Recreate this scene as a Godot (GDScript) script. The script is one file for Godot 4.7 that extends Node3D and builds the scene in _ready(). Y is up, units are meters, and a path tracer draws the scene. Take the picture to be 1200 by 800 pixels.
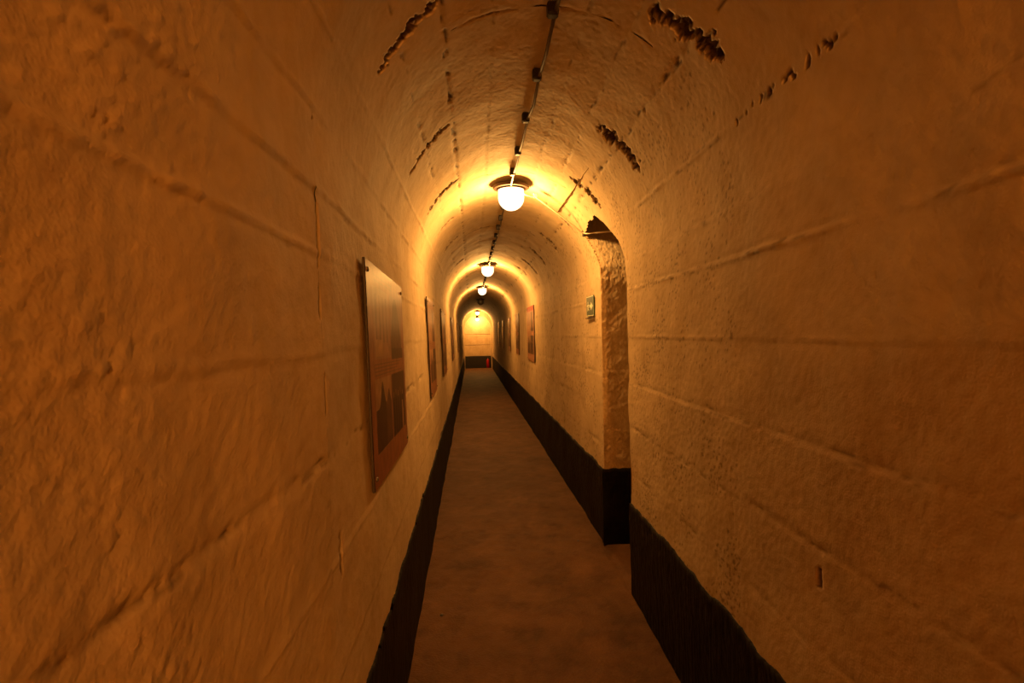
extends Node3D
# A long painted concrete tunnel. x runs across, y up, depth Z runs along -z. Metres; the camera stands at x = 0, depth 0.

const SPRING := 1.92          # height where the vault starts
const RISE := 0.62
const ARC := RISE * PI
const ST := SPRING * 2.0 + ARC # length of the whole cross-section, floor to floor
const END := 23.9
const LAMP_COLOR := Color(1.0, 0.722, 0.37)
const REAR_COLOR := Color(1.0, 0.62, 0.24)

var n_low := FastNoiseLite.new()
var n_mid := FastNoiseLite.new()
var n_fine := FastNoiseLite.new()
var n_speck := FastNoiseLite.new()
var M := {}
var seams := PackedFloat32Array()
var seam_ridge := PackedFloat32Array()
var seam_dirt := PackedFloat32Array()
var gouges := []
var hole := PackedVector2Array()
var wall_left: Node3D
var wall_right: Node3D
var ceiling: Node3D

func _ready():
	setup_camera_and_light()
	setup_noise()
	setup_materials()
	setup_profile()
	build_tunnel()
	build_floor()
	build_baseboards()
	build_niche()
	build_end()
	build_lamps()
	build_cables()
	build_panels()
	build_small_things()
	build_added_person()

# ------------------------------------------------------------------ camera, environment
func setup_camera_and_light():
	var cam := Camera3D.new()
	cam.name = "camera"
	add_child(cam)
	var f := 640.0
	cam.fov = rad_to_deg(2.0 * atan(400.0 / f))
	cam.near = 0.02
	cam.far = 100.0
	cam.position = Vector3(0, 1.5, 0)
	cam.basis = Basis(Vector3.UP, -atan(47.8 / f)) * Basis(Vector3.RIGHT, -atan(9.0 / f)) * Basis(Vector3.BACK, deg_to_rad(-1.2))
	cam.current = true
	var env := Environment.new()
	env.background_mode = Environment.BG_COLOR
	env.background_color = Color(0, 0, 0)
	env.ambient_light_source = Environment.AMBIENT_SOURCE_DISABLED
	env.tonemap_mode = Environment.TONE_MAPPER_LINEAR
	env.tonemap_exposure = 1.0
	env.sdfgi_enabled = true
	env.ssao_enabled = true
	env.ssil_enabled = true
	var we := WorldEnvironment.new()
	we.name = "world_environment"
	we.environment = env
	add_child(we)

func setup_noise():
	for a in [[n_low, 11, 1.6, 3], [n_mid, 23, 9.0, 3], [n_fine, 37, 34.0, 2], [n_speck, 51, 60.0, 2]]:
		var n: FastNoiseLite = a[0]
		n.seed = a[1]
		n.noise_type = FastNoiseLite.TYPE_SIMPLEX_SMOOTH
		n.frequency = a[2]
		n.fractal_type = FastNoiseLite.FRACTAL_FBM
		n.fractal_octaves = a[3]

# ------------------------------------------------------------------ materials
func noise_bytes(w: int, h: int, seed_: int, freq: float, oct: int, sx := 1, sy := 1) -> PackedByteArray:
	var n := FastNoiseLite.new()
	n.seed = seed_
	n.noise_type = FastNoiseLite.TYPE_SIMPLEX_SMOOTH
	n.frequency = freq
	n.fractal_octaves = oct
	var im := n.get_seamless_image(w / sx, h / sy)
	im.convert(Image.FORMAT_L8)
	if sx > 1 or sy > 1:
		im.resize(w, h, Image.INTERPOLATE_CUBIC)
	return im.get_data()

func height_texture(seed_: int, layers: Array, size := 1024) -> ImageTexture:
	var sum := PackedFloat32Array()
	sum.resize(size * size)
	for L in layers:
		var b := noise_bytes(size, size, seed_ + int(L[0] * 1000), L[0], L[1], L[2], L[3])
		var k: float = L[4]
		for i in sum.size():
			sum[i] += k * b[i]
	var out := PackedByteArray()
	out.resize(size * size)
	for i in sum.size():
		out[i] = clampi(int(sum[i]), 0, 255)
	return ImageTexture.create_from_image(Image.create_from_data(size, size, false, Image.FORMAT_L8, out))

func color_texture(seed_: int, layers: Array, dark: Color, light: Color, size := 512) -> ImageTexture:
	var sum := PackedFloat32Array()
	sum.resize(size * size)
	for L in layers:
		var b := noise_bytes(size, size, seed_ + int(L[0] * 1000), L[0], L[1], L[2], L[3])
		var k: float = L[4] / 255.0
		for i in sum.size():
			sum[i] += k * b[i]
	var out := PackedByteArray()
	out.resize(size * size * 3)
	for i in sum.size():
		var c := dark.lerp(light, clampf(sum[i], 0, 1))
		out[i * 3] = int(c.r * 255.0)
		out[i * 3 + 1] = int(c.g * 255.0)
		out[i * 3 + 2] = int(c.b * 255.0)
	return ImageTexture.create_from_image(Image.create_from_data(size, size, false, Image.FORMAT_RGB8, out))

func mat(col: Color, rough: float, metal := 0.0) -> StandardMaterial3D:
	var m := StandardMaterial3D.new()
	m.albedo_color = col
	m.roughness = rough
	m.metallic = metal
	return m

func surface_mat(tex: Texture2D, bump: Texture2D, bump_cm: float, scale_: float, rough: float) -> StandardMaterial3D:
	var m := StandardMaterial3D.new()
	m.albedo_texture = tex
	m.vertex_color_use_as_albedo = true
	m.uv1_triplanar = true
	m.uv1_world_triplanar = true
	m.uv1_scale = Vector3(scale_, scale_, scale_)
	m.roughness = rough
	m.metallic_specular = 0.22
	m.heightmap_enabled = true
	m.heightmap_texture = bump
	m.heightmap_scale = bump_cm
	return m

func setup_materials():
	var paint_tex := color_texture(5, [[0.006, 4, 1, 1, 0.5], [0.03, 3, 1, 1, 0.35], [0.02, 3, 1, 8, 0.25]], Color(0.84, 0.81, 0.76), Color(1, 1, 1))
	var paint_bump := height_texture(9, [[0.012, 4, 1, 1, 0.35], [0.05, 3, 1, 1, 0.3], [0.03, 3, 8, 1, 0.10], [0.03, 3, 1, 8, 0.14], [0.16, 2, 1, 1, 0.34]])
	M.paint = surface_mat(paint_tex, paint_bump, 0.16, 0.8, 0.8)
	var rough_bump := height_texture(19, [[0.01, 5, 1, 1, 0.5], [0.03, 4, 1, 2, 0.5]])
	M.plaster = surface_mat(paint_tex, rough_bump, 0.8, 1.4, 0.75)
	var floor_tex := color_texture(29, [[0.005, 5, 1, 1, 0.55], [0.02, 4, 1, 1, 0.35], [0.09, 2, 1, 1, 0.25]], Color(0.70, 0.68, 0.66), Color(1, 1, 1), 1024)
	var floor_bump := height_texture(39, [[0.02, 5, 1, 1, 0.5], [0.12, 2, 1, 1, 0.5]])
	M.floor = surface_mat(floor_tex, floor_bump, 0.5, 0.55, 0.74)
	M.floor.metallic_specular = 0.3
	var tar_tex := color_texture(49, [[0.02, 4, 1, 8, 0.6], [0.03, 4, 1, 1, 0.5]], Color(0.62, 0.60, 0.56), Color(1, 1, 1))
	var tar_bump := height_texture(59, [[0.03, 4, 1, 8, 0.5], [0.02, 4, 1, 1, 0.5]])
	M.tar = surface_mat(tar_tex, tar_bump, 0.8, 0.9, 0.6)
	M.rock = mat(Color(0.3, 0.28, 0.26), 0.95)
	M.dark_wood = mat(Color(0.22, 0.14, 0.09), 0.7)
	M.porcelain = mat(Color(0.13, 0.11, 0.10), 0.55)
	M.cable = mat(Color(0.34, 0.29, 0.24), 0.6)
	M.cable_light = mat(Color(0.80, 0.75, 0.66), 0.45)
	M.steel = mat(Color(0.45, 0.43, 0.40), 0.4, 0.8)
	M.black = mat(Color(0.05, 0.05, 0.05), 0.6)
	M.red = mat(Color(0.62, 0.04, 0.03), 0.35)
	M.board_edge = mat(Color(0.17, 0.12, 0.09), 0.6)
	M.dead_glass = mat(Color(0.35, 0.32, 0.28), 0.3)
	var g := mat(Color(1.0, 0.97, 0.9), 0.4)
	g.emission_enabled = true
	g.emission = Color(1.0, 0.93, 0.78)
	g.emission_energy_multiplier = 1.9
	M.globe = g

# ------------------------------------------------------------------ helpers
func base(called: String, label := "", category := "", group := "", kind := "", parent: Node = self) -> Node3D:
	var o := Node3D.new()
	o.name = called
	parent.add_child(o, true)
	tag(o, label, category, group, kind)
	return o

func tag(o: Node, label := "", category := "", group := "", kind := ""):
	if label: o.set_meta("label", label)
	if category: o.set_meta("category", category)
	if group: o.set_meta("group", group)
	if kind: o.set_meta("kind", kind)

func obj(called: String, mesh: Mesh, m: Material, parent: Node, at := Vector3.ZERO) -> MeshInstance3D:
	var o := MeshInstance3D.new()
	o.name = called
	o.mesh = mesh
	o.material_override = m
	o.position = at
	o.cast_shadow = GeometryInstance3D.SHADOW_CASTING_SETTING_ON
	parent.add_child(o, true)
	return o

func arrays_mesh(v: PackedVector3Array, n: PackedVector3Array, c: PackedColorArray, ix: PackedInt32Array) -> ArrayMesh:
	var a := []
	a.resize(Mesh.ARRAY_MAX)
	a[Mesh.ARRAY_VERTEX] = v
	a[Mesh.ARRAY_NORMAL] = n
	if c.size() == v.size():
		a[Mesh.ARRAY_COLOR] = c
	a[Mesh.ARRAY_INDEX] = ix
	var m := ArrayMesh.new()
	m.add_surface_from_arrays(Mesh.PRIMITIVE_TRIANGLES, a)
	return m

# A grid of nu x nv points becomes a smooth mesh; inward tells which way its normals point.
func grid_mesh(pts: PackedVector3Array, cols: PackedColorArray, nu: int, nv: int, towards: Vector3) -> ArrayMesh:
	var nrm := grid_normals(pts, nu, nv, towards)
	var ix := PackedInt32Array()
	var flip := quad_flip(pts, nu, nv, nrm)
	for i in nu - 1:
		for j in nv - 1:
			quad(ix, i * nv + j, i * nv + j + 1, (i + 1) * nv + j + 1, (i + 1) * nv + j, flip)
	return arrays_mesh(pts, nrm, cols, ix)

func grid_normals(pts: PackedVector3Array, nu: int, nv: int, towards: Vector3) -> PackedVector3Array:
	var out := PackedVector3Array()
	out.resize(pts.size())
	for i in nu:
		var i0 := maxi(i - 1, 0) * nv
		var i1 := mini(i + 1, nu - 1) * nv
		for j in nv:
			var n := (pts[i1 + j] - pts[i0 + j]).cross(pts[i * nv + mini(j + 1, nv - 1)] - pts[i * nv + maxi(j - 1, 0)]).normalized()
			if n.dot(towards - pts[i * nv + j]) < 0: n = -n
			out[i * nv + j] = n
	return out

func quad_flip(pts: PackedVector3Array, nu: int, nv: int, nrm: PackedVector3Array) -> bool:
	var i := (nu / 2) * nv + nv / 2
	if nu < 3 or nv < 3: i = 0
	var fn := (pts[i + 1] - pts[i]).cross(pts[i + nv] - pts[i])
	return fn.dot(nrm[i]) > 0

func quad(ix: PackedInt32Array, a: int, b: int, c: int, d: int, flip: bool):
	if flip:
		ix.append_array([a, c, b, a, d, c])
	else:
		ix.append_array([a, b, c, a, c, d])

func lathe(profile: Array, sides := 28) -> ArrayMesh:
	var st := SurfaceTool.new()
	st.begin(Mesh.PRIMITIVE_TRIANGLES)
	for k in profile.size() - 1:
		var p: Vector2 = profile[k]
		var q: Vector2 = profile[k + 1]
		for s in sides:
			var a := TAU * s / sides
			var b := TAU * (s + 1) / sides
			var v := [Vector3(p.x * cos(a), p.y, p.x * sin(a)), Vector3(p.x * cos(b), p.y, p.x * sin(b)), Vector3(q.x * cos(b), q.y, q.x * sin(b)), Vector3(q.x * cos(a), q.y, q.x * sin(a))]
			for t in [0, 1, 2, 0, 2, 3]:
				st.set_smooth_group(k if absf((q - p).angle()) < 0.01 else 0)
				st.add_vertex(v[t])
	st.index()
	st.generate_normals()
	return st.commit()

func tube(path: PackedVector3Array, r: float, sides := 8) -> ArrayMesh:
	var v := PackedVector3Array()
	var n := PackedVector3Array()
	var ix := PackedInt32Array()
	for i in path.size():
		var d := (path[mini(i + 1, path.size() - 1)] - path[maxi(i - 1, 0)]).normalized()
		var u := d.cross(Vector3(0.31, 0.9, 0.21)).normalized()
		var w := d.cross(u)
		for s in sides:
			var a := TAU * s / sides
			var q := u * cos(a) + w * sin(a)
			v.append(path[i] + q * r)
			n.append(q)
	for i in path.size() - 1:
		for s in sides:
			quad(ix, i * sides + s, i * sides + (s + 1) % sides, (i + 1) * sides + (s + 1) % sides, (i + 1) * sides + s, true)
	for e in 2:
		var o := v.size()
		var c := path[0] if e == 0 else path[path.size() - 1]
		v.append(c)
		n.append((path[0] - path[1]).normalized() if e == 0 else (path[path.size() - 1] - path[path.size() - 2]).normalized())
		var r0 := 0 if e == 0 else (path.size() - 1) * sides
		for s in sides:
			if e == 0: ix.append_array([o, r0 + s, r0 + (s + 1) % sides])
			else: ix.append_array([o, r0 + (s + 1) % sides, r0 + s])
	return arrays_mesh(v, n, PackedColorArray(), ix)

# A box with chamfered edges.
func box(size: Vector3, bevel := 0.003) -> ArrayMesh:
	var st := SurfaceTool.new()
	st.begin(Mesh.PRIMITIVE_TRIANGLES)
	var h := size / 2.0
	var b := minf(bevel, minf(h.x, minf(h.y, h.z)) * 0.5)
	var faces := []
	for ax in 3:
		for sg in [-1.0, 1.0]:
			var u := (ax + 1) % 3
			var w := (ax + 2) % 3
			var f := []
			for c in [[-1, -1], [1, -1], [1, 1], [-1, 1]]:
				var p := Vector3.ZERO
				p[ax] = sg * h[ax]
				p[u] = c[0] * (h[u] - b)
				p[w] = c[1] * (h[w] - b)
				f.append(p)
			faces.append(f)
			for s2 in [-1.0, 1.0]:                     # the bevel between this face and the next axis' face
				var g := []
				for c in [[0, -1], [0, 1], [1, 1], [1, -1]]:
					var p := Vector3.ZERO
					p[ax] = sg * (h[ax] if c[0] == 0 else h[ax] - b)
					p[u] = s2 * (h[u] - b if c[0] == 0 else h[u])
					p[w] = c[1] * (h[w] - b)
					g.append(p)
				faces.append(g)
	for f in faces:
		var nn: Vector3 = (f[1] - f[0]).cross(f[2] - f[0])
		var mid: Vector3 = (f[0] + f[2]) / 2.0
		var order := [0, 1, 2, 0, 2, 3] if nn.dot(mid) < 0 else [0, 2, 1, 0, 3, 2]
		for t in order:
			st.set_smooth_group(-1)
			st.add_vertex(f[t])
	for sx in [-1.0, 1.0]:
		for sy in [-1.0, 1.0]:
			for sz in [-1.0, 1.0]:
				var p := [Vector3(sx * h.x, sy * (h.y - b), sz * (h.z - b)), Vector3(sx * (h.x - b), sy * h.y, sz * (h.z - b)), Vector3(sx * (h.x - b), sy * (h.y - b), sz * h.z)]
				var nn: Vector3 = (p[1] - p[0]).cross(p[2] - p[0])
				for t in ([0, 1, 2] if nn.dot(p[0]) < 0 else [0, 2, 1]):
					st.set_smooth_group(-1)
					st.add_vertex(p[t])
	st.generate_normals()
	return st.commit()

# ------------------------------------------------------------------ the tunnel's shape
func left_x(Z: float, y: float) -> float:
	return -(0.312 + 0.035 * clampf(1.23 - Z, 0.0, 1.6) + 0.024 * clampf((y - 0.85) / 1.0, 0.0, 1.07))

func right_x(Z: float) -> float:
	if Z < 3.04: return 0.887 - 0.028 * (3.04 - maxf(Z, 0.0))
	if Z < 3.78: return lerpf(0.887, 0.918, (Z - 3.04) / 0.74)
	return 0.918

# Point of the bare cross-section at length s along it and depth Z; out[1] is the inward normal.
func profile(s: float, Z: float) -> Array:
	if s <= SPRING:
		return [Vector3(left_x(Z, s), s, -Z), Vector3.RIGHT]
	if s >= SPRING + ARC:
		return [Vector3(right_x(Z), ST - s, -Z), Vector3.LEFT]
	var a := (s - SPRING) / RISE - PI / 2.0
	var xl := left_x(Z, SPRING)
	var xr := right_x(Z)
	var hw := (xr - xl) / 2.0
	return [Vector3((xl + xr) / 2.0 + hw * sin(a), SPRING + RISE * cos(a), -Z), Vector3(-sin(a), -cos(a), 0)]

func arc_s(deg: float) -> float:
	return SPRING + (deg_to_rad(deg) + PI / 2.0) * RISE

func setup_profile():
	for a in [[0.36, 0.0015, 0.0], [0.72, 0.002, 0.0], [0.985, 0.002, 0.1], [1.233, -0.005, 0.55], [1.467, 0.003, 0.0], [1.69, 0.0045, 0.0], [1.83, 0.0045, 0.0]]:
		seams.append(a[0]); seam_ridge.append(a[1]); seam_dirt.append(a[2])
	for a in [[-82, 0.004, 0.05], [-66.8, 0.004, 0.15], [-47.9, -0.004, 0.7], [-32.7, -0.005, 1.0], [-15.9, -0.002, 0.5], [-1.0, -0.001, 0.2], [14.0, -0.002, 0.5], [27.9, -0.003, 0.7], [45.2, -0.005, 1.0], [70.6, 0.005, 0.7]]:
		seams.append(arc_s(a[0])); seam_ridge.append(a[1]); seam_dirt.append(a[2])
	for a in [[1.888, 0.004, 0.4], [1.73, 0.007, 0.6], [1.47, 0.003, 0.15], [1.208, -0.003, 0.5], [0.96, -0.004, 0.5], [0.70, -0.003, 0.4], [0.36, 0.0015, 0.0]]:
		seams.append(ST - a[0]); seam_ridge.append(a[1]); seam_dirt.append(a[2])
	# cavities left by the timber battens of the formwork: start and end angle on the vault, depth at both, width
	gouges = [[31.0, 54.5, 1.60, 1.53, 0.060, 0.028], [-57.0, -33.0, 1.60, 1.56, 0.030, 0.016],
		[34.4, 59.0, 2.47, 2.46, 0.062, 0.026], [-60.0, -35.0, 2.50, 2.44, 0.040, 0.014],
		[34.0, 57.0, 3.27, 3.27, 0.050, 0.02], [-59.0, -34.0, 3.36, 3.33, 0.045, 0.016],
		[34.0, 55.0, 4.16, 4.18, 0.03, 0.010], [-57.0, -40.0, 4.2, 4.2, 0.03, 0.010],
		[36.0, 58.0, 5.0, 5.02, 0.06, 0.014], [-57.0, -38.0, 5.05, 5.05, 0.045, 0.012],
		[35.0, 58.0, 5.9, 5.9, 0.06, 0.014], [35.0, 60.0, 6.75, 6.75, 0.07, 0.016], [-60.0, -36.0, 6.7, 6.7, 0.06, 0.014], [33.0, 52.0, 7.55, 7.55, 0.07, 0.016]]
	# outline of the arched opening in the wall, as (depth, height)
	hole = PackedVector2Array([Vector2(3.04, -0.2), Vector2(3.04, 1.79), Vector2(3.09, 1.92), Vector2(3.18, 2.04), Vector2(3.33, 2.15), Vector2(3.50, 2.26), Vector2(3.60, 2.245), Vector2(3.68, 2.26), Vector2(3.80, 2.23), Vector2(3.97, 2.215), Vector2(3.90, 2.12), Vector2(3.80, 1.96), Vector2(3.78, 1.85), Vector2(3.78, -0.2)])

# How far the concrete stands proud of the bare cross-section, and its colour.
func relief(s: float, Z: float, k: int, ds: float, board: float, coarse: bool) -> Vector2:
	var d := n_low.get_noise_2d(s, Z) * 0.008
	d += n_mid.get_noise_2d(s, Z * 0.55) * 0.0012
	d += board
	var dirt := 0.0
	var wob := n_mid.get_noise_2d(float(k) * 7.3, Z * 0.7)
	var e := ds + wob * 0.006
	if absf(e) < 0.05:
		var r := seam_ridge[k]
		var slow := clampf(0.55 + 1.6 * n_low.get_noise_2d(float(k) * 5.1 + 3.0, Z * 0.9), 0.1, 1.3)
		if Z < 1.25 and k < 9: slow = 1.0
		var along := 0.5 + 0.9 * n_mid.get_noise_2d(float(k) * 3.7 + 20.0, Z * 1.1)
		var w := (0.006 if Z < 1.25 else 0.008) if not coarse else 0.014
		d += r * slow * clampf(along + 0.35, 0.15, 1.6) * exp(-(e / w) * (e / w))
		d -= absf(r) * 0.35 * slow * exp(-((e + 0.012) / 0.007) * ((e + 0.012) / 0.007))
		if k == 16 and Z > 1.10 and Z < 1.60 and absf(e) < 0.008:      # row of blow holes in the vault
			var bh := n_speck.get_noise_2d(s * 0.45 + 7.0, Z * 0.35)
			if bh > 0.27:
				d -= 0.010
				dirt = 0.95
		var q := n_speck.get_noise_2d(s * 0.7, Z * 0.13)
		if absf(e) < 0.009 and q + along * 0.25 > 0.50 - 0.14 * seam_dirt[k] - 0.12 * slow:
			dirt = maxf(dirt, seam_dirt[k] * clampf((q + along * 0.25 - 0.52 + 0.14 * seam_dirt[k] + 0.12 * slow) * 3.5, 0.0, 0.85))
			d -= 0.003 * dirt
	if not coarse:
		var f := n_fine.get_noise_2d(s, Z)
		d += f * 0.0012
		var mask := 0.0
		if s < 2.2 and Z < 1.1:
			mask = clampf(0.35 + 1.2 * n_low.get_noise_2d(s * 1.7 + 9.0, Z * 1.7), 0.0, 1.0) * clampf((1.05 - Z) * 2.0, 0.0, 1.0)
		elif s > SPRING + ARC:
			mask = 0.15
		if mask > 0.0:
			var b := n_speck.get_noise_2d(s + 31.0, Z)
			d += mask * 0.006 * clampf(b - 0.18, 0.0, 1.0)
		if s > SPRING + ARC - 0.45 and Z > 1.7:
			if n_speck.get_noise_2d(s * 0.9 + 5.0, Z * 0.6 + 40.0) + 0.5 * n_low.get_noise_2d(s * 2.0 + 3.0, Z * 2.0) > 0.56:
				dirt = maxf(dirt, 0.6)
	return Vector2(d, dirt)

func gouge_at(a: float, Z: float) -> float:
	var deepest := 0.0
	for g in gouges:
		if absf(Z - g[2]) > 0.16: continue
		var t: float = (a - g[0]) / (g[1] - g[0])
		if t < -0.05 or t > 1.05: continue
		var zc: float = lerpf(g[2], g[3], t) + 0.012 * n_mid.get_noise_2d(a * 0.03, g[2])
		var w: float = g[4] * (0.62 + 0.8 * n_mid.get_noise_2d(a * 0.02 + g[2] * 5.0, 3.0) + 0.75 * n_fine.get_noise_2d(a * 0.011 + g[2], Z * 0.4)) * sqrt(clampf(minf(t, 1.0 - t) * 9.0 + 0.3, 0.0, 1.0))
		var e: float = absf(Z - zc)
		if e < w:
			var v: float = g[5] * clampf((1.0 - e / w) * 4.0, 0.0, 1.0) * (0.7 + 1.1 * n_fine.get_noise_2d(a * 0.012, Z * 1.3))
			deepest = maxf(deepest, v)
	return deepest

func hash01(a: int, b: int) -> float:
	return absf(fmod(sin(float(a) * 127.1 + float(b) * 311.7) * 43758.5453, 1.0))

func build_tunnel():
	wall_left = base("wall_left", "", "", "", "structure")
	wall_right = base("wall_right", "", "", "", "structure")
	ceiling = base("ceiling", "", "", "", "structure")
	# [from depth, to depth, step along the tunnel, step round it, split into single formwork boards]
	for r in [[-5.5, 0.3, 0.08, 0.08, false, 0], [0.3, 1.23, 0.007, 0.008, true, 1], [1.23, 1.74, 0.008, 0.008, true, 2], [1.74, 3.04, 0.009, 0.008, true, 3], [3.04, 3.5, 0.009, 0.009, true, 3], [3.5, 5.26, 0.014, 0.012, true, 4], [5.26, 7.0, 0.022, 0.018, true, 5], [7.0, 8.8, 0.035, 0.03, true, 6], [8.8, END, 0.12, 0.05, false, 7]]:
		build_ring(r[0], r[1], r[2], r[3], r[4], r[5])
	# the mass of concrete round the tunnel
	obj("outer_mass", box(Vector3(0.25, 3.2, 31.0), 0.01), M.rock, wall_left, Vector3(-0.62, 1.35, -9.7))
	obj("outer_mass", box(Vector3(0.25, 3.2, 31.0), 0.01), M.rock, wall_right, Vector3(1.78, 1.35, -9.7))
	obj("outer_mass", box(Vector3(2.9, 0.25, 31.0), 0.01), M.rock, ceiling, Vector3(0.6, 2.86, -9.7))
	var cap := base("wall_behind", "", "", "", "structure")
	obj("end_slab", box(Vector3(2.0, 3.0, 0.3), 0.01), M.plaster, cap, Vector3(0.3, 1.4, 5.62))

func build_ring(z0: float, z1: float, dz: float, dsv: float, split: bool, ring: int):
	var stops := [0.0]
	stops.append_array(Array(seams))
	stops.append(ST)
	var S := PackedFloat32Array()
	var near := PackedInt32Array()
	var boards := PackedInt32Array()
	var starts := PackedInt32Array()
	for b in stops.size() - 1:
		var n := maxi(2, int(ceil((stops[b + 1] - stops[b]) / dsv)))
		starts.append(S.size())
		for k in n:
			S.append(lerpf(stops[b], stops[b + 1], float(k) / n))
			boards.append(b)
			near.append(clampi(b - 1 if k < n / 2 else b, 0, seams.size() - 1))
	starts.append(S.size())
	S.append(ST)
	boards.append(stops.size() - 2)
	near.append(seams.size() - 1)
	var ns := S.size()
	var nz := int(ceil((z1 - z0) / dz)) + 1
	var pts := PackedVector3Array()
	var cols := PackedColorArray()
	pts.resize(ns * nz)
	cols.resize(ns * nz)
	var coarse := dsv > 0.02
	var cream := Color(0.60, 0.485, 0.325)
	var grime := Color(0.10, 0.065, 0.04)
	for i in nz:
		var Z := lerpf(z0, z1, float(i) / (nz - 1))
		var edge := minf(absf(Z - z0), absf(Z - z1))
		for j in ns:
			var s := S[j]
			var pr := profile(s, Z)
			var k := near[j]
			var ds := s - seams[k]
			# each formwork board stood a hair proud of or behind the next
			var b := boards[j]
			var hr := 1 if ring <= 1 and s < 1.99 else 0
			var amp := 0.004
			var off := (hash01(b, hr) - 0.5) * amp
			if ds < 0.006 and ds >= 0.0 and b > 0:
				off = lerpf((hash01(b - 1, hr) - 0.5) * amp, off, ds / 0.006)
			var rd := relief(s, Z, k, ds, off if split else 0.0, coarse)
			var d := rd.x
			var dirt := rd.y
			if split and edge < 0.012 and s > arc_s(-34.0) and s < arc_s(36.0) and absf(Z - 3.04) > 0.1 and absf(Z - 1.23) > 0.1:
				var q := n_mid.get_noise_2d(s * 0.6, float(ring) * 5.0)
				d -= 0.004 * (1.0 - edge / 0.012) * clampf(q * 3.0 + 0.1, 0.0, 1.0)
				if edge < 0.006 and q > 0.18 and n_speck.get_noise_2d(s * 0.5, 2.0) > 0.0: dirt = maxf(dirt, 0.8)
			if split and s > SPRING and s < SPRING + ARC:
				var g := gouge_at(rad_to_deg((s - SPRING) / RISE - PI / 2.0), Z)
				if g > 0.0:
					d -= g
					if g > 0.003: dirt = 0.97 if n_speck.get_noise_2d(s * 0.25, Z * 0.9) > -0.12 else 0.68
			if ring <= 2 and s > 0.9 and s < 1.99 and absf(Z - 1.23) < 0.01:   # open crack at the end of the first casting
				var q2 := n_mid.get_noise_2d(s * 0.5 + 4.0, 9.0)
				if q2 > -0.02 and absf(Z - 1.23) < 0.0045:
					d -= 0.008
					dirt = 0.9
			if ring <= 3 and ring >= 1:
				var h := ST - s
				if absf(Z - 1.275) < 0.009 and absf(h - 0.885) < 0.02: d -= 0.012; dirt = 0.95
				if absf(Z - 1.31 + 0.006 * sin(s * 60.0)) < 0.006 and absf(s - 0.985) < 0.05: d -= 0.006; dirt = 0.8
			var p: Vector3 = pr[0] + pr[1] * d
			pts[i * ns + j] = p
			cols[i * ns + j] = cream.lerp(grime, dirt)      # one paint colour; grime only in holes and joints
	var nrm := grid_normals(pts, nz, ns, Vector3(0.3, 1.3, -(z0 + z1) / 2.0))
	if split:
		for b in starts.size() - 1:
			var to := starts[b + 1]
			ring_piece("formed_board", owner_of((S[starts[b]] + S[to]) / 2.0), pts, nrm, cols, S, ns, nz, starts[b], to, z0, z1)
	else:
		var jl := 0
		var jr := 0
		for j in ns:
			if S[j] <= arc_s(-82.0) + 0.01: jl = j
			if S[j] <= ST - 1.888 + 0.01: jr = j
		ring_piece("cast_section", wall_left, pts, nrm, cols, S, ns, nz, 0, jl, z0, z1)
		ring_piece("cast_section", ceiling, pts, nrm, cols, S, ns, nz, jl, jr, z0, z1)
		ring_piece("cast_section", wall_right, pts, nrm, cols, S, ns, nz, jr, ns - 1, z0, z1)

func owner_of(s: float) -> Node3D:
	if s < arc_s(-82.0): return wall_left
	return ceiling if s < ST - 1.888 else wall_right

func ring_piece(called: String, parent: Node3D, pts: PackedVector3Array, nrm: PackedVector3Array, cols: PackedColorArray, S: PackedFloat32Array, ns: int, nz: int, ja: int, jb: int, z0: float, z1: float):
	var w := jb - ja + 1
	var v := PackedVector3Array()
	var n := PackedVector3Array()
	var c := PackedColorArray()
	for i in nz:
		v.append_array(pts.slice(i * ns + ja, i * ns + jb + 1))
		n.append_array(nrm.slice(i * ns + ja, i * ns + jb + 1))
		c.append_array(cols.slice(i * ns + ja, i * ns + jb + 1))
	var ix := PackedInt32Array()
	var cut := S[ja] > SPRING + ARC * 0.5 and z0 < 4.1 and z1 > 3.0
	for i in nz - 1:
		var zc := lerpf(z0, z1, (i + 0.5) / (nz - 1))
		for j in w - 1:
			var o := i * w + j
			if v[o].y < 0.47 and v[o + 1].y < 0.47 and zc > -1.9: continue   # covered by the dark base band
			if cut and zc > 3.0 and zc < 4.1:
				if Geometry2D.is_point_in_polygon(Vector2(zc, (v[o].y + v[o + 1].y) / 2.0), hole): continue
			quad(ix, o, o + 1, o + w + 1, o + w, false)
	if ix.size() == 0: return
	obj(called, arrays_mesh(v, n, c, ix), M.paint, parent)

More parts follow.
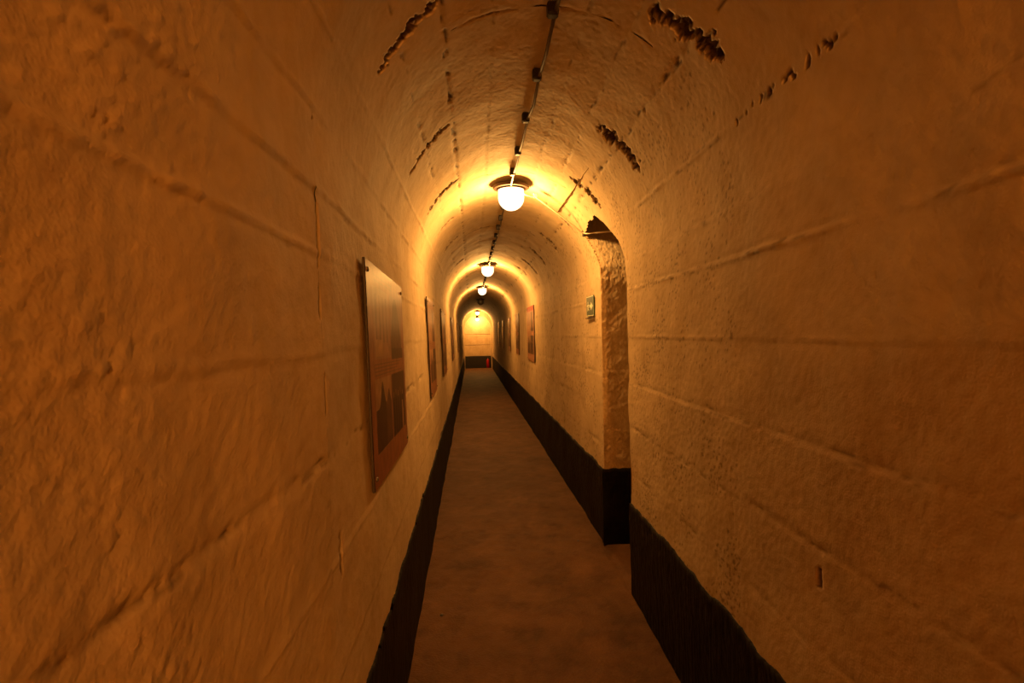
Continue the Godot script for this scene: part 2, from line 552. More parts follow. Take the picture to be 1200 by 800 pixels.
# ------------------------------------------------------------------ floor
func build_floor():
	var fl := base("floor", "", "", "", "structure")
	for r in [[-5.5, 0.9, 0.1, 0.05], [0.9, 4.2, 0.02, 0.02], [4.2, 11.95, 0.05, 0.04], [11.965, 24.9, 0.15, 0.08]]:
		var x1 := 1.7 if r[1] < 4.5 and r[0] > 0.0 else 1.05
		var nz := int(ceil((r[1] - r[0]) / r[2])) + 1
		var nx := int(ceil((x1 + 0.45) / r[3])) + 1
		var pts := PackedVector3Array()
		var cols := PackedColorArray()
		for i in nz:
			var Z := lerpf(r[0], r[1], float(i) / (nz - 1))
			for j in nx:
				var x := lerpf(-0.45, x1, float(j) / (nx - 1))
				var y := n_low.get_noise_2d(x + 77.0, Z) * 0.008 + n_mid.get_noise_2d(x, Z + 33.0) * 0.003
				if r[0] > 11.0: y -= 0.012
				# broken edge of the screed along the opening
				if Z > 2.9 and Z < 3.85:
					var ex := absf(x - 0.905 - 0.012 * n_mid.get_noise_2d(Z * 2.0, 5.0))
					if ex < 0.016: y -= 0.012 * (1.0 - ex / 0.016)
				pts.append(Vector3(x, y, -Z))
				var t := 1.0 + 0.22 * n_low.get_noise_2d(x * 1.2 + 40.0, Z * 0.9) + 0.12 * n_mid.get_noise_2d(x * 0.7 + 4.0, Z * 0.45)
				var st := n_mid.get_noise_2d(x * 0.45 + 60.0, Z * 0.35 + 12.0)
				if st > 0.26: t *= 0.82
				cols.append(Color(0.135 * t, 0.066 * t, 0.028 * t))
		obj("floor_slab", grid_mesh(pts, cols, nz, nx, Vector3(0.3, 50.0, -(r[0] + r[1]) / 2.0)), M.floor, fl)
	obj("sub_base", box(Vector3(2.9, 0.25, 31.0), 0.01), M.rock, fl, Vector3(0.6, -0.16, -9.7))

# ------------------------------------------------------------------ dark painted bases
func base_band(points: Callable, z0: float, z1: float, parent: Node3D, called: String):
	var Zs := PackedFloat32Array()
	var Z := z0
	while Z < z1 - 0.001:
		Zs.append(Z)
		Z += clampf(absf(Z) * 0.008, 0.012, 0.12)
	Zs.append(z1)
	var nv := 22
	var pts := PackedVector3Array()
	var cols := PackedColorArray()
	for q in Zs:
		for j in nv:
			var r: Array = points.call(q, j, nv)
			pts.append(r[0])
			var t := 1.0 + 0.5 * n_mid.get_noise_2d(q * 2.0, r[0].y * 0.6 + 17.0)
			if n_speck.get_noise_2d(q * 0.5 + 9.0, r[0].y * 0.3) > 0.36: t += 0.9
			cols.append(Color(0.016 * t, 0.013 * t, 0.010 * t))
	obj(called, grid_mesh(pts, cols, Zs.size(), nv, Vector3(0.3, 1.4, -(z0 + z1) / 2.0)), M.tar, parent)

func band_top(Z: float, side: float) -> float:
	return 0.53 + 0.016 * n_low.get_noise_2d(Z * 0.8, side) + 0.012 * n_mid.get_noise_2d(Z * 0.7, side) + 0.003 * n_fine.get_noise_2d(Z, side)

func build_baseboards():
	var bl := base("baseboard_left", "", "", "", "structure")
	var br := base("baseboard_right", "", "", "", "structure")
	var lf := func(Z: float, j: int, nv: int) -> Array:
		var top := band_top(Z, 1.0)
		var y := -0.03 + (top + 0.03) * minf(float(j) / (nv - 2), 1.0)
		var d := n_low.get_noise_2d(y, Z) * 0.008 + n_mid.get_noise_2d(y, Z * 0.55) * 0.0012 + 0.007
		if j == nv - 1: d -= 0.02
		return [Vector3(left_x(Z, y) + d, y, -Z)]
	var rf := func(Z: float, j: int, nv: int) -> Array:
		var top := band_top(Z, 2.0)
		var y := -0.03 + (top + 0.03) * minf(float(j) / (nv - 2), 1.0)
		var s := ST - y
		var d := n_low.get_noise_2d(s, Z) * 0.008 + n_mid.get_noise_2d(s, Z * 0.55) * 0.0012 + 0.007
		if j == nv - 1: d -= 0.02
		if Z > 3.035 and Z < 3.05: d -= 0.0
		return [Vector3(right_x(Z) - d, y, -Z)]
	base_band(lf, -2.0, END, bl, "painted_band")
	base_band(rf, -2.0, 3.045, br, "painted_band")
	base_band(rf, 3.775, END, br, "painted_band")
	# the band returns into the opening, along its far jamb
	var pts := PackedVector3Array()
	var cols := PackedColorArray()
	for i in 30:
		var x := 0.900 + 0.70 * i / 29.0
		for j in 22:
			var top := 0.535 + 0.008 * n_mid.get_noise_2d(x * 3.0, 8.0)
			var y := -0.03 + (top + 0.03) * minf(j / 20.0, 1.0)
			var d := 0.010 + 0.004 * n_mid.get_noise_2d(x * 1.3, y)
			if j == 21: d -= 0.02
			pts.append(Vector3(x, y, -(3.78 - d)))
			var t := 1.0 + 0.5 * n_mid.get_noise_2d(x * 2.0, y + 17.0)
			cols.append(Color(0.011 * t, 0.009 * t, 0.007 * t))
	obj("painted_return", grid_mesh(pts, cols, 30, 22, Vector3(1.2, 0.3, 0)), M.tar, br)

# ------------------------------------------------------------------ the opening in the wall
func far_jamb(y: float) -> float:
	if y < 1.85: return 3.78
	if y < 1.96: return lerpf(3.78, 3.80, (y - 1.85) / 0.11)
	if y < 2.12: return lerpf(3.80, 3.90, (y - 1.96) / 0.16)
	return lerpf(3.90, 3.99, (y - 2.12) / 0.12)

func build_niche():
	var n := base("wall_opening", "", "", "", "structure")
	var cream := Color(0.60, 0.485, 0.325)
	# far jamb, rough plaster
	var pts := PackedVector3Array()
	var cols := PackedColorArray()
	for i in 180:
		var y := -0.02 + 2.42 * i / 179.0
		var xs := 0.918
		if y > SPRING: xs = 0.293 + 0.625 * sqrt(maxf(0.0, 1.0 - pow((y - SPRING) / RISE, 2.0)))
		for j in 70:
			var x := lerpf(xs - 0.002, 1.62, j / 69.0)
			var crack := absf(n_mid.get_noise_2d(x * 0.6 + 3.0, y * 0.5))
			var d := 0.006 * n_mid.get_noise_2d(x * 0.8, y * 0.8) + 0.004 * n_fine.get_noise_2d(x, y)
			if crack < 0.05: d -= 0.006 * (1.0 - crack / 0.05)
			if j < 4: d -= 0.010 * (0.6 + n_fine.get_noise_2d(7.0, y)) * (1.0 - j / 4.0)
			pts.append(Vector3(x, y, -(far_jamb(y) - d)))
			cols.append(cream)
	obj("far_jamb", grid_mesh(pts, cols, 180, 70, Vector3(1.2, 1.2, 0)), M.plaster, n)
	# near jamb, back and roof of the opening
	var plain := func(a: Vector3, du: Vector3, dv: Vector3, called: String, look: Vector3):
		var p := PackedVector3Array()
		var c := PackedColorArray()
		for i in 50:
			for j in 40:
				var q: Vector3 = a + du * (i / 49.0) + dv * (j / 39.0)
				var nn := du.cross(dv).normalized()
				p.append(q + nn * 0.006 * n_mid.get_noise_3dv(q))
				c.append(cream)
		obj(called, grid_mesh(p, c, 50, 40, look), M.plaster, n)
	plain.call(Vector3(0.888, -0.02, -3.03), Vector3(0, 2.0, 0), Vector3(0.74, 0, 0), "near_jamb", Vector3(1.2, 1.2, -8))
	plain.call(Vector3(1.61, -0.02, -2.95), Vector3(0, 2.6, 0), Vector3(0, 0, -1.1), "back_face", Vector3(0, 1.2, -3.4))
	plain.call(Vector3(0.66, 2.40, -2.95), Vector3(1.0, 0, 0), Vector3(0, 0, -1.1), "soffit", Vector3(1.2, -5, -3.4))
	plain.call(Vector3(0.90, 1.95, -3.03), Vector3(0, 0.5, 0), Vector3(0.74, 0, 0), "near_spandrel", Vector3(1.2, 1.2, -8))

# ------------------------------------------------------------------ end of the tunnel
func build_end():
	var wb := base("wall_back", "", "", "", "structure")
	# the low arch before the end: an arched ring of wall, then its soffit
	var cx := 0.30
	var trim := base("trim_1", "", "", "", "structure")
	var n := 48
	var p := PackedVector3Array()
	for e in [[0, END], [1, END], [1, 24.75]]:
		for k in n + 1:
			var t := float(k) / n
			var q: Vector3
			var outer := profile(ST * t, e[1])[0] as Vector3
			if e[0] == 0:
				q = outer + Vector3((outer.x - cx) * 0.03, (0.02 if outer.y > 1.0 else 0.0), 0)
			else:
				var hw := 0.585
				var sp := 1.72
				var L := sp * 2.0 + PI * hw
				var s := L * t
				if s < sp: q = Vector3(cx - hw, s, -e[1])
				elif s > sp + PI * hw: q = Vector3(cx + hw, L - s, -e[1])
				else:
					var a := (s - sp) / hw - PI / 2.0
					q = Vector3(cx + hw * sin(a), sp + hw * 1.08 * cos(a), -e[1])
			p.append(q)
	var face := PackedVector3Array(p.slice(0, 2 * (n + 1)))
	obj("arch_face", grid_mesh(face, PackedColorArray(), 2, n + 1, Vector3(0.3, 1.3, 40)), end_paint(), trim)
	var sof := PackedVector3Array(p.slice(n + 1))
	obj("arch_soffit", grid_mesh(sof, PackedColorArray(), 2, n + 1, Vector3(0.3, 1.2, -24.3)), end_paint(), trim)
	# boarded end wall
	var ys := [0.0, 0.52, 1.02, 1.5, 2.5]
	for k in range(1, ys.size() - 1):
		var m := box(Vector3(1.3, ys[k + 1] - ys[k] - 0.012, 0.12), 0.012)
		obj("formed_board", m, end_paint(), wb, Vector3(cx, (ys[k] + ys[k + 1]) / 2.0, -24.72 - 0.002 * (k % 2)))
	obj("outer_mass", box(Vector3(1.6, 2.8, 0.2), 0.01), M.rock, wb, Vector3(cx, 1.35, -24.9))
	var bb := base("baseboard_back", "", "", "", "structure")
	obj("painted_band", box(Vector3(1.16, 0.55, 0.13), 0.01), mat(Color(0.10, 0.085, 0.075), 0.7), bb, Vector3(cx, 0.245, -24.71))

func end_paint() -> Material:
	if M.has("end_paint"): return M.end_paint
	var m: StandardMaterial3D = M.paint.duplicate()
	m.vertex_color_use_as_albedo = false
	m.albedo_color = Color(0.60, 0.485, 0.325).linear_to_srgb()
	M.end_paint = m
	return m

# ------------------------------------------------------------------ lamps
func lamp(at: Vector3, label: String, lit := true, energy := 1.0, ceil_y := 2.53, tint := LAMP_COLOR):
	var t := base("ceiling_lamp", label, "lamp", "dome lamps along the tunnel ceiling")
	t.position = at
	# the origin is the underside of the base plate
	obj("base_plate", lathe([Vector2(0, 0.026), Vector2(0.116, 0.026), Vector2(0.126, 0.018), Vector2(0.126, 0.004), Vector2(0.120, 0), Vector2(0, 0)], 14), M.dark_wood, t)
	obj("mount_block", lathe([Vector2(0, ceil_y - at.y), Vector2(0.05, ceil_y - at.y), Vector2(0.06, 0.026), Vector2(0, 0.026)], 16), M.dark_wood, t)
	obj("collar", lathe([Vector2(0.09, 0), Vector2(0.094, -0.001), Vector2(0.094, -0.007), Vector2(0.089, -0.009)], 28), M.dark_wood, t)
	var prof := [Vector2(0.084, -0.002), Vector2(0.088, -0.012), Vector2(0.089, -0.06)]
	for k in 9:
		var a := PI / 2.0 * (k + 1) / 9.0
		prof.append(Vector2(0.089 * cos(a) if k < 8 else 0.0, -0.06 - 0.088 * sin(a)))
	obj("globe", lathe(prof, 32), M.globe if lit else M.dead_glass, t)
	if lit:
		var l := OmniLight3D.new()
		l.name = "bulb_light"
		l.light_color = tint
		l.light_energy = energy
		l.light_size = 0.05
		l.omni_range = 40.0
		l.omni_attenuation = 2.0
		l.shadow_enabled = true
		l.position = Vector3(0, -0.066, 0)
		t.add_child(l)
	return t

func build_lamps():
	var e := 1.76
	lamp(Vector3(0.29, 2.46, 4.2), "unseen strong lamp added behind the camera to light the near walls", true, 18.0, 2.53, REAR_COLOR)  # added out of view; a dome fixture standing in for a floodlight
	lamp(Vector3(0.294, 2.490, -3.74), "large lit dome lamp on dark base plate above the arched wall opening", true, e)
	lamp(Vector3(0.262, 2.490, -8.0), "lit dome lamp on the tunnel ceiling, next after the one at the opening", true, e)
	lamp(Vector3(0.26, 2.490, -11.75), "lit dome lamp on the ceiling, third along from the arched opening", true, e)
	lamp(Vector3(0.29, 2.48, -15.6), "unlit dark dome lamp on the shadowy stretch of ceiling", false)
	lamp(Vector3(0.29, 2.47, -23.3), "small lit dome lamp in front of the low end arch", true, e)
	lamp(Vector3(0.29, 2.24, -24.38), "lit dome lamp under the low arch against the end wall", true, e * 0.8, 2.35)

# ------------------------------------------------------------------ cables
func build_cables():
	var t := base("ceiling_cable", "thin dark electric cable clipped along the crown of the tunnel ceiling", "cable")
	var clips := [1.30, 1.715, 2.147, 2.574, 3.04, 3.43]
	var z := 3.95
	while z < 12.0:
		clips.append(z)
		z += 0.42
	var path := PackedVector3Array()
	path.append(Vector3(0.29, 2.49, 0.2))
	for k in clips.size():
		var Z: float = clips[k]
		var x := 0.287 + 0.006 * (hash01(k, 3) - 0.5)
		path.append(Vector3(x, 2.505, -Z + 0.02))
		path.append(Vector3(x, 2.505, -Z - 0.02))
		if k + 1 < clips.size():
			path.append(Vector3(x + 0.012 * (hash01(k, 4) - 0.5), 2.488, -(Z + clips[k + 1]) / 2.0))
	obj("wire", tube(path, 0.0065, 7), M.cable, t)
	var clip_mesh := box(Vector3(0.036, 0.045, 0.034), 0.006)
	for k in clips.size():
		obj("clip", clip_mesh, M.porcelain, t, Vector3(0.287 - 0.008 + 0.006 * (hash01(k, 3) - 0.5), 2.515, -clips[k]))
	var b := base("hanging_cable", "pale taut cable running from the dome lamp into the arched opening", "cable")
	var pb := PackedVector3Array([Vector3(0.385, 2.462, -3.76), Vector3(0.43, 2.452, -3.78), Vector3(0.468, 2.452, -3.80), Vector3(0.64, 2.343, -3.86), Vector3(0.82, 2.226, -3.93), Vector3(0.845, 2.215, -3.92), Vector3(0.95, 2.205, -3.80), Vector3(1.10, 2.20, -3.70), Vector3(1.25, 2.21, -3.62)])
	obj("wire", tube(pb, 0.006, 7), M.cable_light, b)
	obj("clip", box(Vector3(0.025, 0.05, 0.02), 0.004), M.porcelain, b, Vector3(0.835, 2.222, -3.935))
	obj("clip", box(Vector3(0.03, 0.03, 0.03), 0.004), M.cable_light, b, Vector3(0.468, 2.462, -3.80))

# ------------------------------------------------------------------ information panels
func print_texture(kind: int) -> ImageTexture:
	var w := 400
	var h := 300
	var im := Image.create(w, h, false, Image.FORMAT_RGB8)
	var ground: Color = [Color(0.54, 0.36, 0.25), Color(0.56, 0.38, 0.27), Color(0.64, 0.46, 0.36)][kind]
	im.fill(ground)
	var rng := RandomNumberGenerator.new()
	rng.seed = 100 + kind
	if kind == 2:
		im.fill_rect(Rect2i(0, 0, w, 26), Color(0.60, 0.20, 0.14))
	var photos := [[0.11, 0.10, 0.40, 0.34], [0.54, 0.10, 0.38, 0.35], [0.09, 0.53, 0.39, 0.34], [0.51, 0.53, 0.43, 0.34]]
	for k in 4:
		var p: Array = photos[k]
		var r := Rect2i(int(p[0] * w), int(p[1] * h), int(p[2] * w), int(p[3] * h))
		var sky: Color = [Color(0.56, 0.43, 0.33), Color(0.50, 0.38, 0.29), Color(0.60, 0.47, 0.34), Color(0.30, 0.22, 0.17)][k]
		im.fill_rect(r, sky)
		match k:
			0:      # pale room with posts
				for q in 4:
					im.fill_rect(Rect2i(r.position.x + 20 + q * 34, r.position.y + 10, 8, r.size.y - 34), Color(0.44, 0.32, 0.24))
				im.fill_rect(Rect2i(r.position.x + 12, r.position.y + r.size.y - 28, 70, 24), Color(0.62, 0.48, 0.34))
			1:      # dark vault
				for x in r.size.x:
					var u := (x / float(r.size.x) - 0.45) / 0.5
					var top := int(r.size.y * (0.02 + 0.9 * clampf(u * u, 0, 1)))
					im.fill_rect(Rect2i(r.position.x + x, r.position.y + top, 1, r.size.y - top), Color(0.36, 0.26, 0.19))
				im.fill_rect(Rect2i(r.position.x, r.position.y + r.size.y - 18, r.size.x, 18), Color(0.28, 0.19, 0.14))
			2:      # dark masses against a pale sky
				for x in r.size.x:
					var u := x / float(r.size.x)
					var top := 0.42 - 0.36 * exp(-pow((u - 0.42) / 0.13, 2.0)) - 0.22 * exp(-pow((u - 0.82) / 0.12, 2.0))
					im.fill_rect(Rect2i(r.position.x + x, r.position.y + int(top * r.size.y), 1, int((1.0 - top) * r.size.y)), Color(0.28, 0.20, 0.15) if u < 0.62 else Color(0.36, 0.26, 0.19))
			3:      # dark interior with standing figures
				for q in 5:
					im.fill_rect(Rect2i(r.position.x + 14 + q * 30, r.position.y + 26 + rng.randi_range(0, 8), 7, 9), Color(0.56, 0.42, 0.30))
					im.fill_rect(Rect2i(r.position.x + 8 + q * 30, r.position.y + 42, 18, r.size.y - 44), Color(0.22, 0.15, 0.11))
				im.fill_rect(Rect2i(r.position.x + r.size.x - 44, r.position.y + 52, 14, r.size.y - 52), Color(0.60, 0.46, 0.33))
	for q in 4:         # lines of small print between the rows of pictures
		im.fill_rect(Rect2i(40, int(h * 0.462) + q * 5, 300 - 30 * (q % 3), 2), Color(0.44, 0.31, 0.23))
	for q in 2:
		im.fill_rect(Rect2i(60, int(h * 0.04) + q * 7, 190, 3), Color(0.48, 0.35, 0.26))
	# film grain and faded blotches of the print
	var nz := FastNoiseLite.new()
	nz.seed = 5 + kind
	nz.frequency = 0.03
	nz.fractal_octaves = 4
	for y in h:
		for x in w:
			var c := im.get_pixel(x, y)
			var g := 1.0 + 0.16 * nz.get_noise_2d(x, y)
			im.set_pixel(x, y, Color(c.r * g, c.g * g, c.b * g))
	return ImageTexture.create_from_image(im)

func panel(side: int, z0: float, z1: float, y0: float, y1: float, m: Material, label: String, tilt := 0.0):
	var t := base("picture_panel", label, "panel", "picture panels along the tunnel walls")
	var w := z1 - z0
	var h := y1 - y0
	var zc := (z0 + z1) / 2.0
	var yc := (y0 + y1) / 2.0
	var x := right_x(zc) - 0.012 if side > 0 else (left_x(zc, y0) + left_x(zc, y1)) / 2.0 + 0.012
	t.position = Vector3(x, yc, -zc)
	var lean := 0.0 if side > 0 else atan((left_x(zc, y0) - left_x(zc, y1)) / h)
	# local axes: x along the wall as one reads it, y up, z out of the wall
	t.basis = Basis(Vector3.BACK, lean) * Basis(Vector3.UP, PI / 2.0 if side < 0 else -PI / 2.0) * Basis(Vector3.BACK, tilt)
	obj("backing_board", box(Vector3(w, h, 0.008), 0.0015), M.board_edge, t)
	var st := SurfaceTool.new()
	st.begin(Mesh.PRIMITIVE_TRIANGLES)
	var a := w / 2.0 - 0.003
	var b := h / 2.0 - 0.003
	for q in [[-1, 1], [1, 1], [1, -1], [-1, 1], [1, -1], [-1, -1]]:
		st.set_normal(Vector3(0, 0, 1))
		st.set_uv(Vector2(q[0] * 0.5 + 0.5, 0.5 - q[1] * 0.5))
		st.add_vertex(Vector3(q[0] * a, q[1] * b, 0.0048))
	obj("printed_sheet", st.commit(), m, t)
	var bolt := lathe([Vector2(0, 0.004), Vector2(0.006, 0.003), Vector2(0.008, 0), Vector2(0.008, -0.004), Vector2(0, -0.004)], 10)
	for q in [[-1, 1], [1, 1], [1, -1], [-1, -1]]:
		var o := obj("screw", bolt, M.steel, t, Vector3(q[0] * (a - 0.03), q[1] * (b - 0.03), 0.0065))
		o.rotation.x = PI / 2.0

func build_panels():
	var mats := []
	for k in 3:
		var m := StandardMaterial3D.new()
		m.albedo_texture = print_texture(k)
		m.roughness = 0.38
		m.metallic_specular = 0.2
		mats.append(m)
	panel(-1, 1.683, 2.54, 1.017, 1.735, mats[0], "large brown picture panel with four photographs on the wall before the opening", -0.02)
	panel(-1, 4.05, 4.75, 1.036, 1.788, mats[1], "glossy brown picture panel hanging just past the first dome lamp")
	panel(-1, 5.95, 6.77, 1.05, 1.79, mats[0], "brown picture panel hanging halfway between the first and second lamps")
	panel(-1, 8.9, 9.7, 1.08, 1.79, mats[1], "narrow-looking brown panel just past the second dome lamp")
	panel(-1, 12.9, 13.7, 1.08, 1.79, mats[0], "brown picture panel hanging past the third dome lamp")
	panel(-1, 16.6, 17.4, 1.08, 1.79, mats[1], "far brown picture panel on the dark stretch of wall")
	panel(1, 7.8, 8.75, 1.08, 1.91, mats[2], "pinkish picture panel with red heading beside the second dome lamp")
	panel(1, 10.3, 11.0, 1.10, 1.88, mats[1], "brown picture panel between the second and third lamps, opposite side from others")
	panel(1, 12.6, 13.3, 1.10, 1.88, mats[2], "picture panel with red heading just past the third dome lamp")
	panel(1, 15.3, 15.95, 1.10, 1.88, mats[1], "brown picture panel under the unlit lamp")
	panel(1, 17.6, 18.3, 1.10, 1.88, mats[2], "picture panel with red heading on the dark stretch of wall")

# ------------------------------------------------------------------ sign, extinguisher
func build_small_things():
	var w := 120
	var h := 78
	var im := Image.create(w, h, false, Image.FORMAT_RGB8)
	im.fill(Color(0.80, 0.82, 0.72))
	var green := Color(0.02, 0.19, 0.11)
	im.fill_rect(Rect2i(3, 3, w - 6, h - 6), green)
	var pale := Color(0.82, 0.84, 0.74)
	# pale arrow and running figure across the middle
	for q in 34:
		im.fill_rect(Rect2i(76 + q, 39 - (34 - q) / 2, 1, 34 - q), pale)
	im.fill_rect(Rect2i(52, 33, 26, 12), pale)
	for a in [[24, 20, 9, 9], [20, 30, 16, 14], [12, 34, 9, 5], [36, 32, 9, 5], [18, 44, 7, 14], [30, 44, 7, 9], [36, 51, 9, 5]]:
		im.fill_rect(Rect2i(a[0], a[1], a[2], a[3]), pale)
	var m := StandardMaterial3D.new()
	m.albedo_texture = ImageTexture.create_from_image(im)
	m.roughness = 0.4
	var t := base("exit_sign", "small green and white emergency exit sign on the wall past the opening", "sign")
	t.position = Vector3(0.918 - 0.012, 1.697, -4.09)
	t.rotation.y = -PI / 2.0
	obj("backing_plate", box(Vector3(0.25, 0.155, 0.005), 0.001), mat(Color(0.10, 0.30, 0.20), 0.5), t)
	var q := QuadMesh.new()
	q.size = Vector2(0.244, 0.149)
	obj("printed_face", q, m, t, Vector3(0, 0, 0.0032))
	obj("bottom_rail", box(Vector3(0.25, 0.006, 0.016), 0.001), M.dark_wood, t, Vector3(0, -0.090, 0.004))
	var stone := lathe([Vector2(0, 0), Vector2(0.010, 0.001), Vector2(0.013, 0.005), Vector2(0.009, 0.011), Vector2(0, 0.013)], 7)
	for a in [[0.735, -3.86, 0.9, "tiny dark stone chip lying on the floor by the opening"], [-0.19, -2.93, 0.8, "tiny dark stone chip lying on the floor along the dark base"]]:
		var sc := base("stone_chip", a[3], "stone")
		sc.position = Vector3(a[0], -0.004, a[1])
		sc.scale = Vector3(a[2], a[2], a[2] * 1.4)
		obj("chip", stone, M.porcelain, sc)
	var e := base("fire_extinguisher", "red fire extinguisher standing on the floor against the end wall", "extinguisher")
	e.position = Vector3(0.73, 0.0, -24.56)
	obj("cylinder", lathe([Vector2(0, 0), Vector2(0.06, 0), Vector2(0.066, 0.012), Vector2(0.066, 0.33), Vector2(0.055, 0.37), Vector2(0.03, 0.395), Vector2(0.022, 0.41), Vector2(0, 0.41)], 20), M.red, e)
	obj("valve", lathe([Vector2(0, 0.41), Vector2(0.02, 0.41), Vector2(0.02, 0.45), Vector2(0, 0.45)], 12), M.steel, e)
	obj("handle", box(Vector3(0.02, 0.018, 0.11), 0.004), M.black, e, Vector3(0, 0.462, 0.03))
	obj("hose", tube(PackedVector3Array([Vector3(0.02, 0.43, 0), Vector3(0.075, 0.40, 0), Vector3(0.082, 0.30, 0), Vector3(0.08, 0.14, 0)]), 0.01, 8), M.black, e)

# ------------------------------------------------------------------ unseen figure, added to cast a shadow on the right wall
# caps: [a, b, radius at a, radius at b]; the joined field is meshed as surface nets.
func nets(caps: Array, lo: Vector3, hi: Vector3, cell: float, soft: float, paint: Callable, out: Dictionary):
	var n := Vector3i(int((hi.x - lo.x) / cell) + 2, int((hi.y - lo.y) / cell) + 2, int((hi.z - lo.z) / cell) + 2)
	var f := PackedFloat32Array()
	f.resize(n.x * n.y * n.z)
	f.fill(1.0)
	for c in caps:
		var a: Vector3 = c[0]
		var ab: Vector3 = c[1] - c[0]
		var l2 := maxf(ab.length_squared(), 1e-8)
		var reach: float = maxf(c[2], c[3]) + soft + cell * 2.0
		var p0 := a.min(c[1]) - Vector3.ONE * reach - lo
		var p1 := a.max(c[1]) + Vector3.ONE * reach - lo
		for i in range(maxi(0, int(p0.x / cell)), mini(n.x, int(p1.x / cell) + 2)):
			for j in range(maxi(0, int(p0.y / cell)), mini(n.y, int(p1.y / cell) + 2)):
				for k in range(maxi(0, int(p0.z / cell)), mini(n.z, int(p1.z / cell) + 2)):
					var p := lo + Vector3(i, j, k) * cell
					var t := clampf((p - a).dot(ab) / l2, 0.0, 1.0)
					var d: float = (p - a - ab * t).length() - lerpf(c[2], c[3], t)
					var o := (i * n.y + j) * n.z + k
					var g := f[o]
					var h := maxf(soft - absf(g - d), 0.0) / soft
					f[o] = minf(g, d) - h * h * soft * 0.25
	var id := {}
	var v: PackedVector3Array = out.v
	var col: PackedColorArray = out.c
	var ix: PackedInt32Array = out.i
	var step := [n.y * n.z, n.z, 1]
	for i in n.x - 1:
		for j in n.y - 1:
			for k in n.z - 1:
				var o := (i * n.y + j) * n.z + k
				var inside := 0
				for c in 8:
					if f[o + (c & 1) * step[0] + ((c >> 1) & 1) * step[1] + (c >> 2) * step[2]] < 0.0: inside += 1
				if inside == 0 or inside == 8: continue
				var sum := Vector3.ZERO
				var cnt := 0
				for c in 8:
					for ax in 3:
						if c & (1 << ax): continue
						var q: int = o + (c & 1) * step[0] + ((c >> 1) & 1) * step[1] + (c >> 2) * step[2]
						var x0 := f[q]
						var x1 := f[q + step[ax]]
						if (x0 < 0.0) == (x1 < 0.0): continue
						var e := Vector3(c & 1, (c >> 1) & 1, c >> 2)
						e[ax] += x0 / (x0 - x1)
						sum += e
						cnt += 1
				var p := lo + (Vector3(i, j, k) + sum / cnt) * cell
				id[o] = v.size()
				v.append(p)
				col.append(paint.call(p))
	for i in range(1, n.x - 1):
		for j in range(1, n.y - 1):
			for k in range(1, n.z - 1):
				var o := (i * n.y + j) * n.z + k
				for ax in 3:
					var x0 := f[o]
					var x1 := f[o + step[ax]]
					if (x0 < 0.0) == (x1 < 0.0): continue
					var u: int = step[(ax + 1) % 3]
					var w: int = step[(ax + 2) % 3]
					if id.has(o) and id.has(o - u) and id.has(o - w) and id.has(o - u - w):
						quad(ix, id[o], id[o - u], id[o - u - w], id[o - w], x0 > 0.0)
	out.v = v
	out.c = col
	out.i = ix

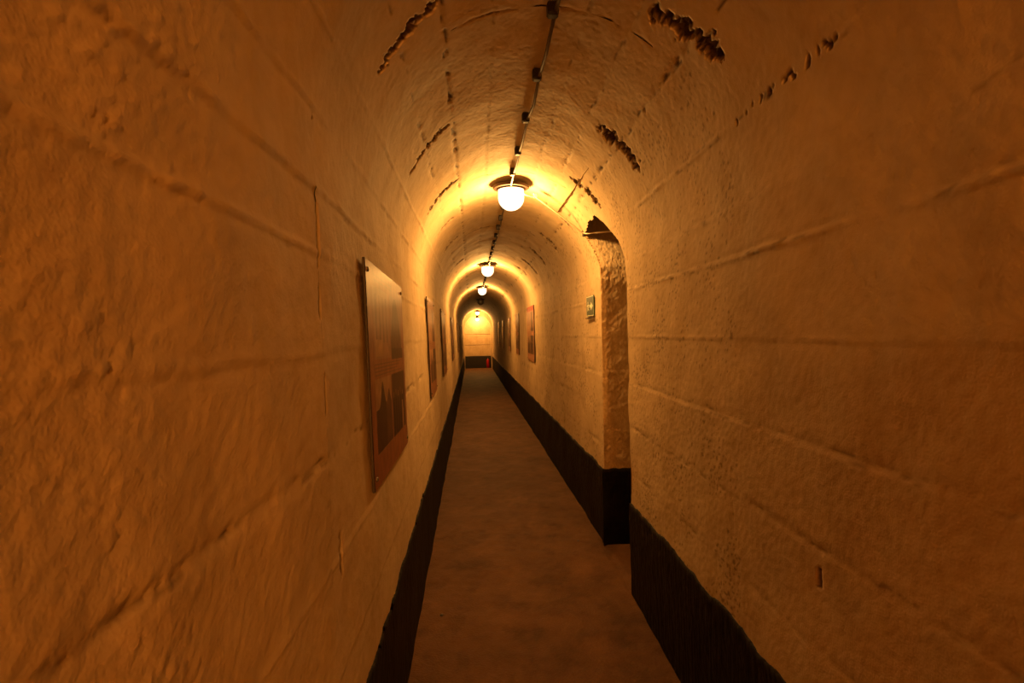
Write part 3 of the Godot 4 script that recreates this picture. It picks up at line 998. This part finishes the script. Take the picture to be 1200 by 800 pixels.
func build_added_person():
	var skin := Color(0.48, 0.28, 0.19)
	var jacket := Color(0.035, 0.04, 0.055)
	var jeans := Color(0.05, 0.06, 0.10)
	var body := func(p: Vector3) -> Color:
		if p.y < 0.085: return Color(0.03, 0.025, 0.02)
		if p.y < 0.93: return jeans if absf(p.z) < 0.19 else jacket
		return jacket if p.y < 1.51 else skin
	var head := func(p: Vector3) -> Color:
		if absf(absf(p.z) - 0.033) < 0.012 and absf(p.y - 1.695) < 0.007 and p.x > 0.06: return Color(0.03, 0.02, 0.02)
		if absf(p.z) < 0.024 and absf(p.y - 1.618) < 0.006 and p.x > 0.06: return Color(0.35, 0.14, 0.11)
		if p.y > 1.745 + p.x * 0.35 or (p.x < -0.03 and p.y > 1.63): return Color(0.05, 0.03, 0.02)
		return skin
	var out := {"v": PackedVector3Array(), "c": PackedColorArray(), "i": PackedInt32Array()}
	var caps := [[Vector3(0, 1.0, -0.05), Vector3(0, 1.0, 0.05), 0.12, 0.12], [Vector3(0, 1.0, 0), Vector3(0, 1.38, 0), 0.115, 0.125],
		[Vector3(0, 1.2, -0.05), Vector3(0, 1.38, -0.085), 0.11, 0.105], [Vector3(0, 1.2, 0.05), Vector3(0, 1.38, 0.085), 0.11, 0.105],
		[Vector3(-0.01, 1.445, -0.14), Vector3(-0.01, 1.445, 0.14), 0.055, 0.055], [Vector3(-0.015, 1.44, 0), Vector3(0.005, 1.60, 0), 0.065, 0.052]]
	for sd in [-1.0, 1.0]:
		caps.append_array([[Vector3(0, 0.95, 0.085 * sd), Vector3(0.015, 0.51, 0.09 * sd), 0.09, 0.06], [Vector3(0.015, 0.51, 0.09 * sd), Vector3(-0.01, 0.10, 0.09 * sd), 0.06, 0.042],
			[Vector3(-0.03, 0.048, 0.09 * sd), Vector3(0.15, 0.036, 0.105 * sd), 0.047, 0.036],
			[Vector3(-0.01, 1.43, 0.18 * sd), Vector3(-0.03, 1.15, 0.225 * sd), 0.056, 0.044], [Vector3(-0.03, 1.15, 0.225 * sd), Vector3(0.05, 0.91, 0.22 * sd), 0.043, 0.031]])
	nets(caps, Vector3(-0.17, -0.005, -0.30), Vector3(0.22, 1.63, 0.30), 0.015, 0.035, body, out)
	var hc := [[Vector3(-0.012, 1.715, 0), Vector3(0.012, 1.70, 0), 0.098, 0.088], [Vector3(0.02, 1.66, 0), Vector3(0.045, 1.61, 0), 0.068, 0.042],
		[Vector3(0.092, 1.69, 0), Vector3(0.112, 1.655, 0), 0.008, 0.013], [Vector3(0.0, 1.70, 0.084), Vector3(-0.004, 1.665, 0.084), 0.018, 0.012], [Vector3(0.0, 1.70, -0.084), Vector3(-0.004, 1.665, -0.084), 0.018, 0.012],
		[Vector3(0.0, 1.54, 0), Vector3(0.0, 1.62, 0), 0.053, 0.053]]
	nets(hc, Vector3(-0.13, 1.55, -0.13), Vector3(0.15, 1.84, 0.13), 0.007, 0.02, head, out)
	for sd in [-1.0, 1.0]:
		var z: float = 0.22 * sd
		var cs := [[Vector3(0.048, 0.915, z), Vector3(0.056, 0.885, z), 0.026, 0.027], [Vector3(0.045, 0.875, z), Vector3(0.045, 0.825, z), 0.017, 0.015], [Vector3(0.072, 0.875, z), Vector3(0.082, 0.825, z), 0.017, 0.015],
			[Vector3(0.078, 0.885, z - 0.008 * sd), Vector3(0.108, 0.845, z - 0.016 * sd), 0.012, 0.010], [Vector3(0.108, 0.845, z - 0.016 * sd), Vector3(0.112, 0.815, z - 0.018 * sd), 0.010, 0.008]]
		for q in 4:
			var x := 0.036 + 0.0185 * q
			var len: float = [0.052, 0.066, 0.072, 0.064][q]
			cs.append_array([[Vector3(x, 0.822, z), Vector3(x + 0.002, 0.822 - len * 0.5, z - 0.004 * sd), 0.0088, 0.0082], [Vector3(x + 0.002, 0.822 - len * 0.5, z - 0.004 * sd), Vector3(x + 0.004, 0.822 - len, z - 0.018 * sd), 0.0082, 0.0068]])
		nets(cs, Vector3(0.0, 0.73, z - 0.05), Vector3(0.14, 0.95, z + 0.05), 0.0035, 0.006, func(_p): return skin, out)
	var st := SurfaceTool.new()
	st.begin(Mesh.PRIMITIVE_TRIANGLES)
	for k in out.v.size():
		st.set_color(out.c[k])
		st.set_smooth_group(0)
		st.add_vertex(out.v[k])
	for k in out.i: st.add_index(k)
	st.generate_normals()
	var m := mat(Color.WHITE, 0.85)
	m.vertex_color_use_as_albedo = true
	var o := obj("added_person", st.commit(), m, self, Vector3(0.605, 0.0, 1.0))
	o.rotation.y = PI
	tag(o, "unseen figure in dark jacket and jeans, added behind the camera to shade the wall", "added_person")
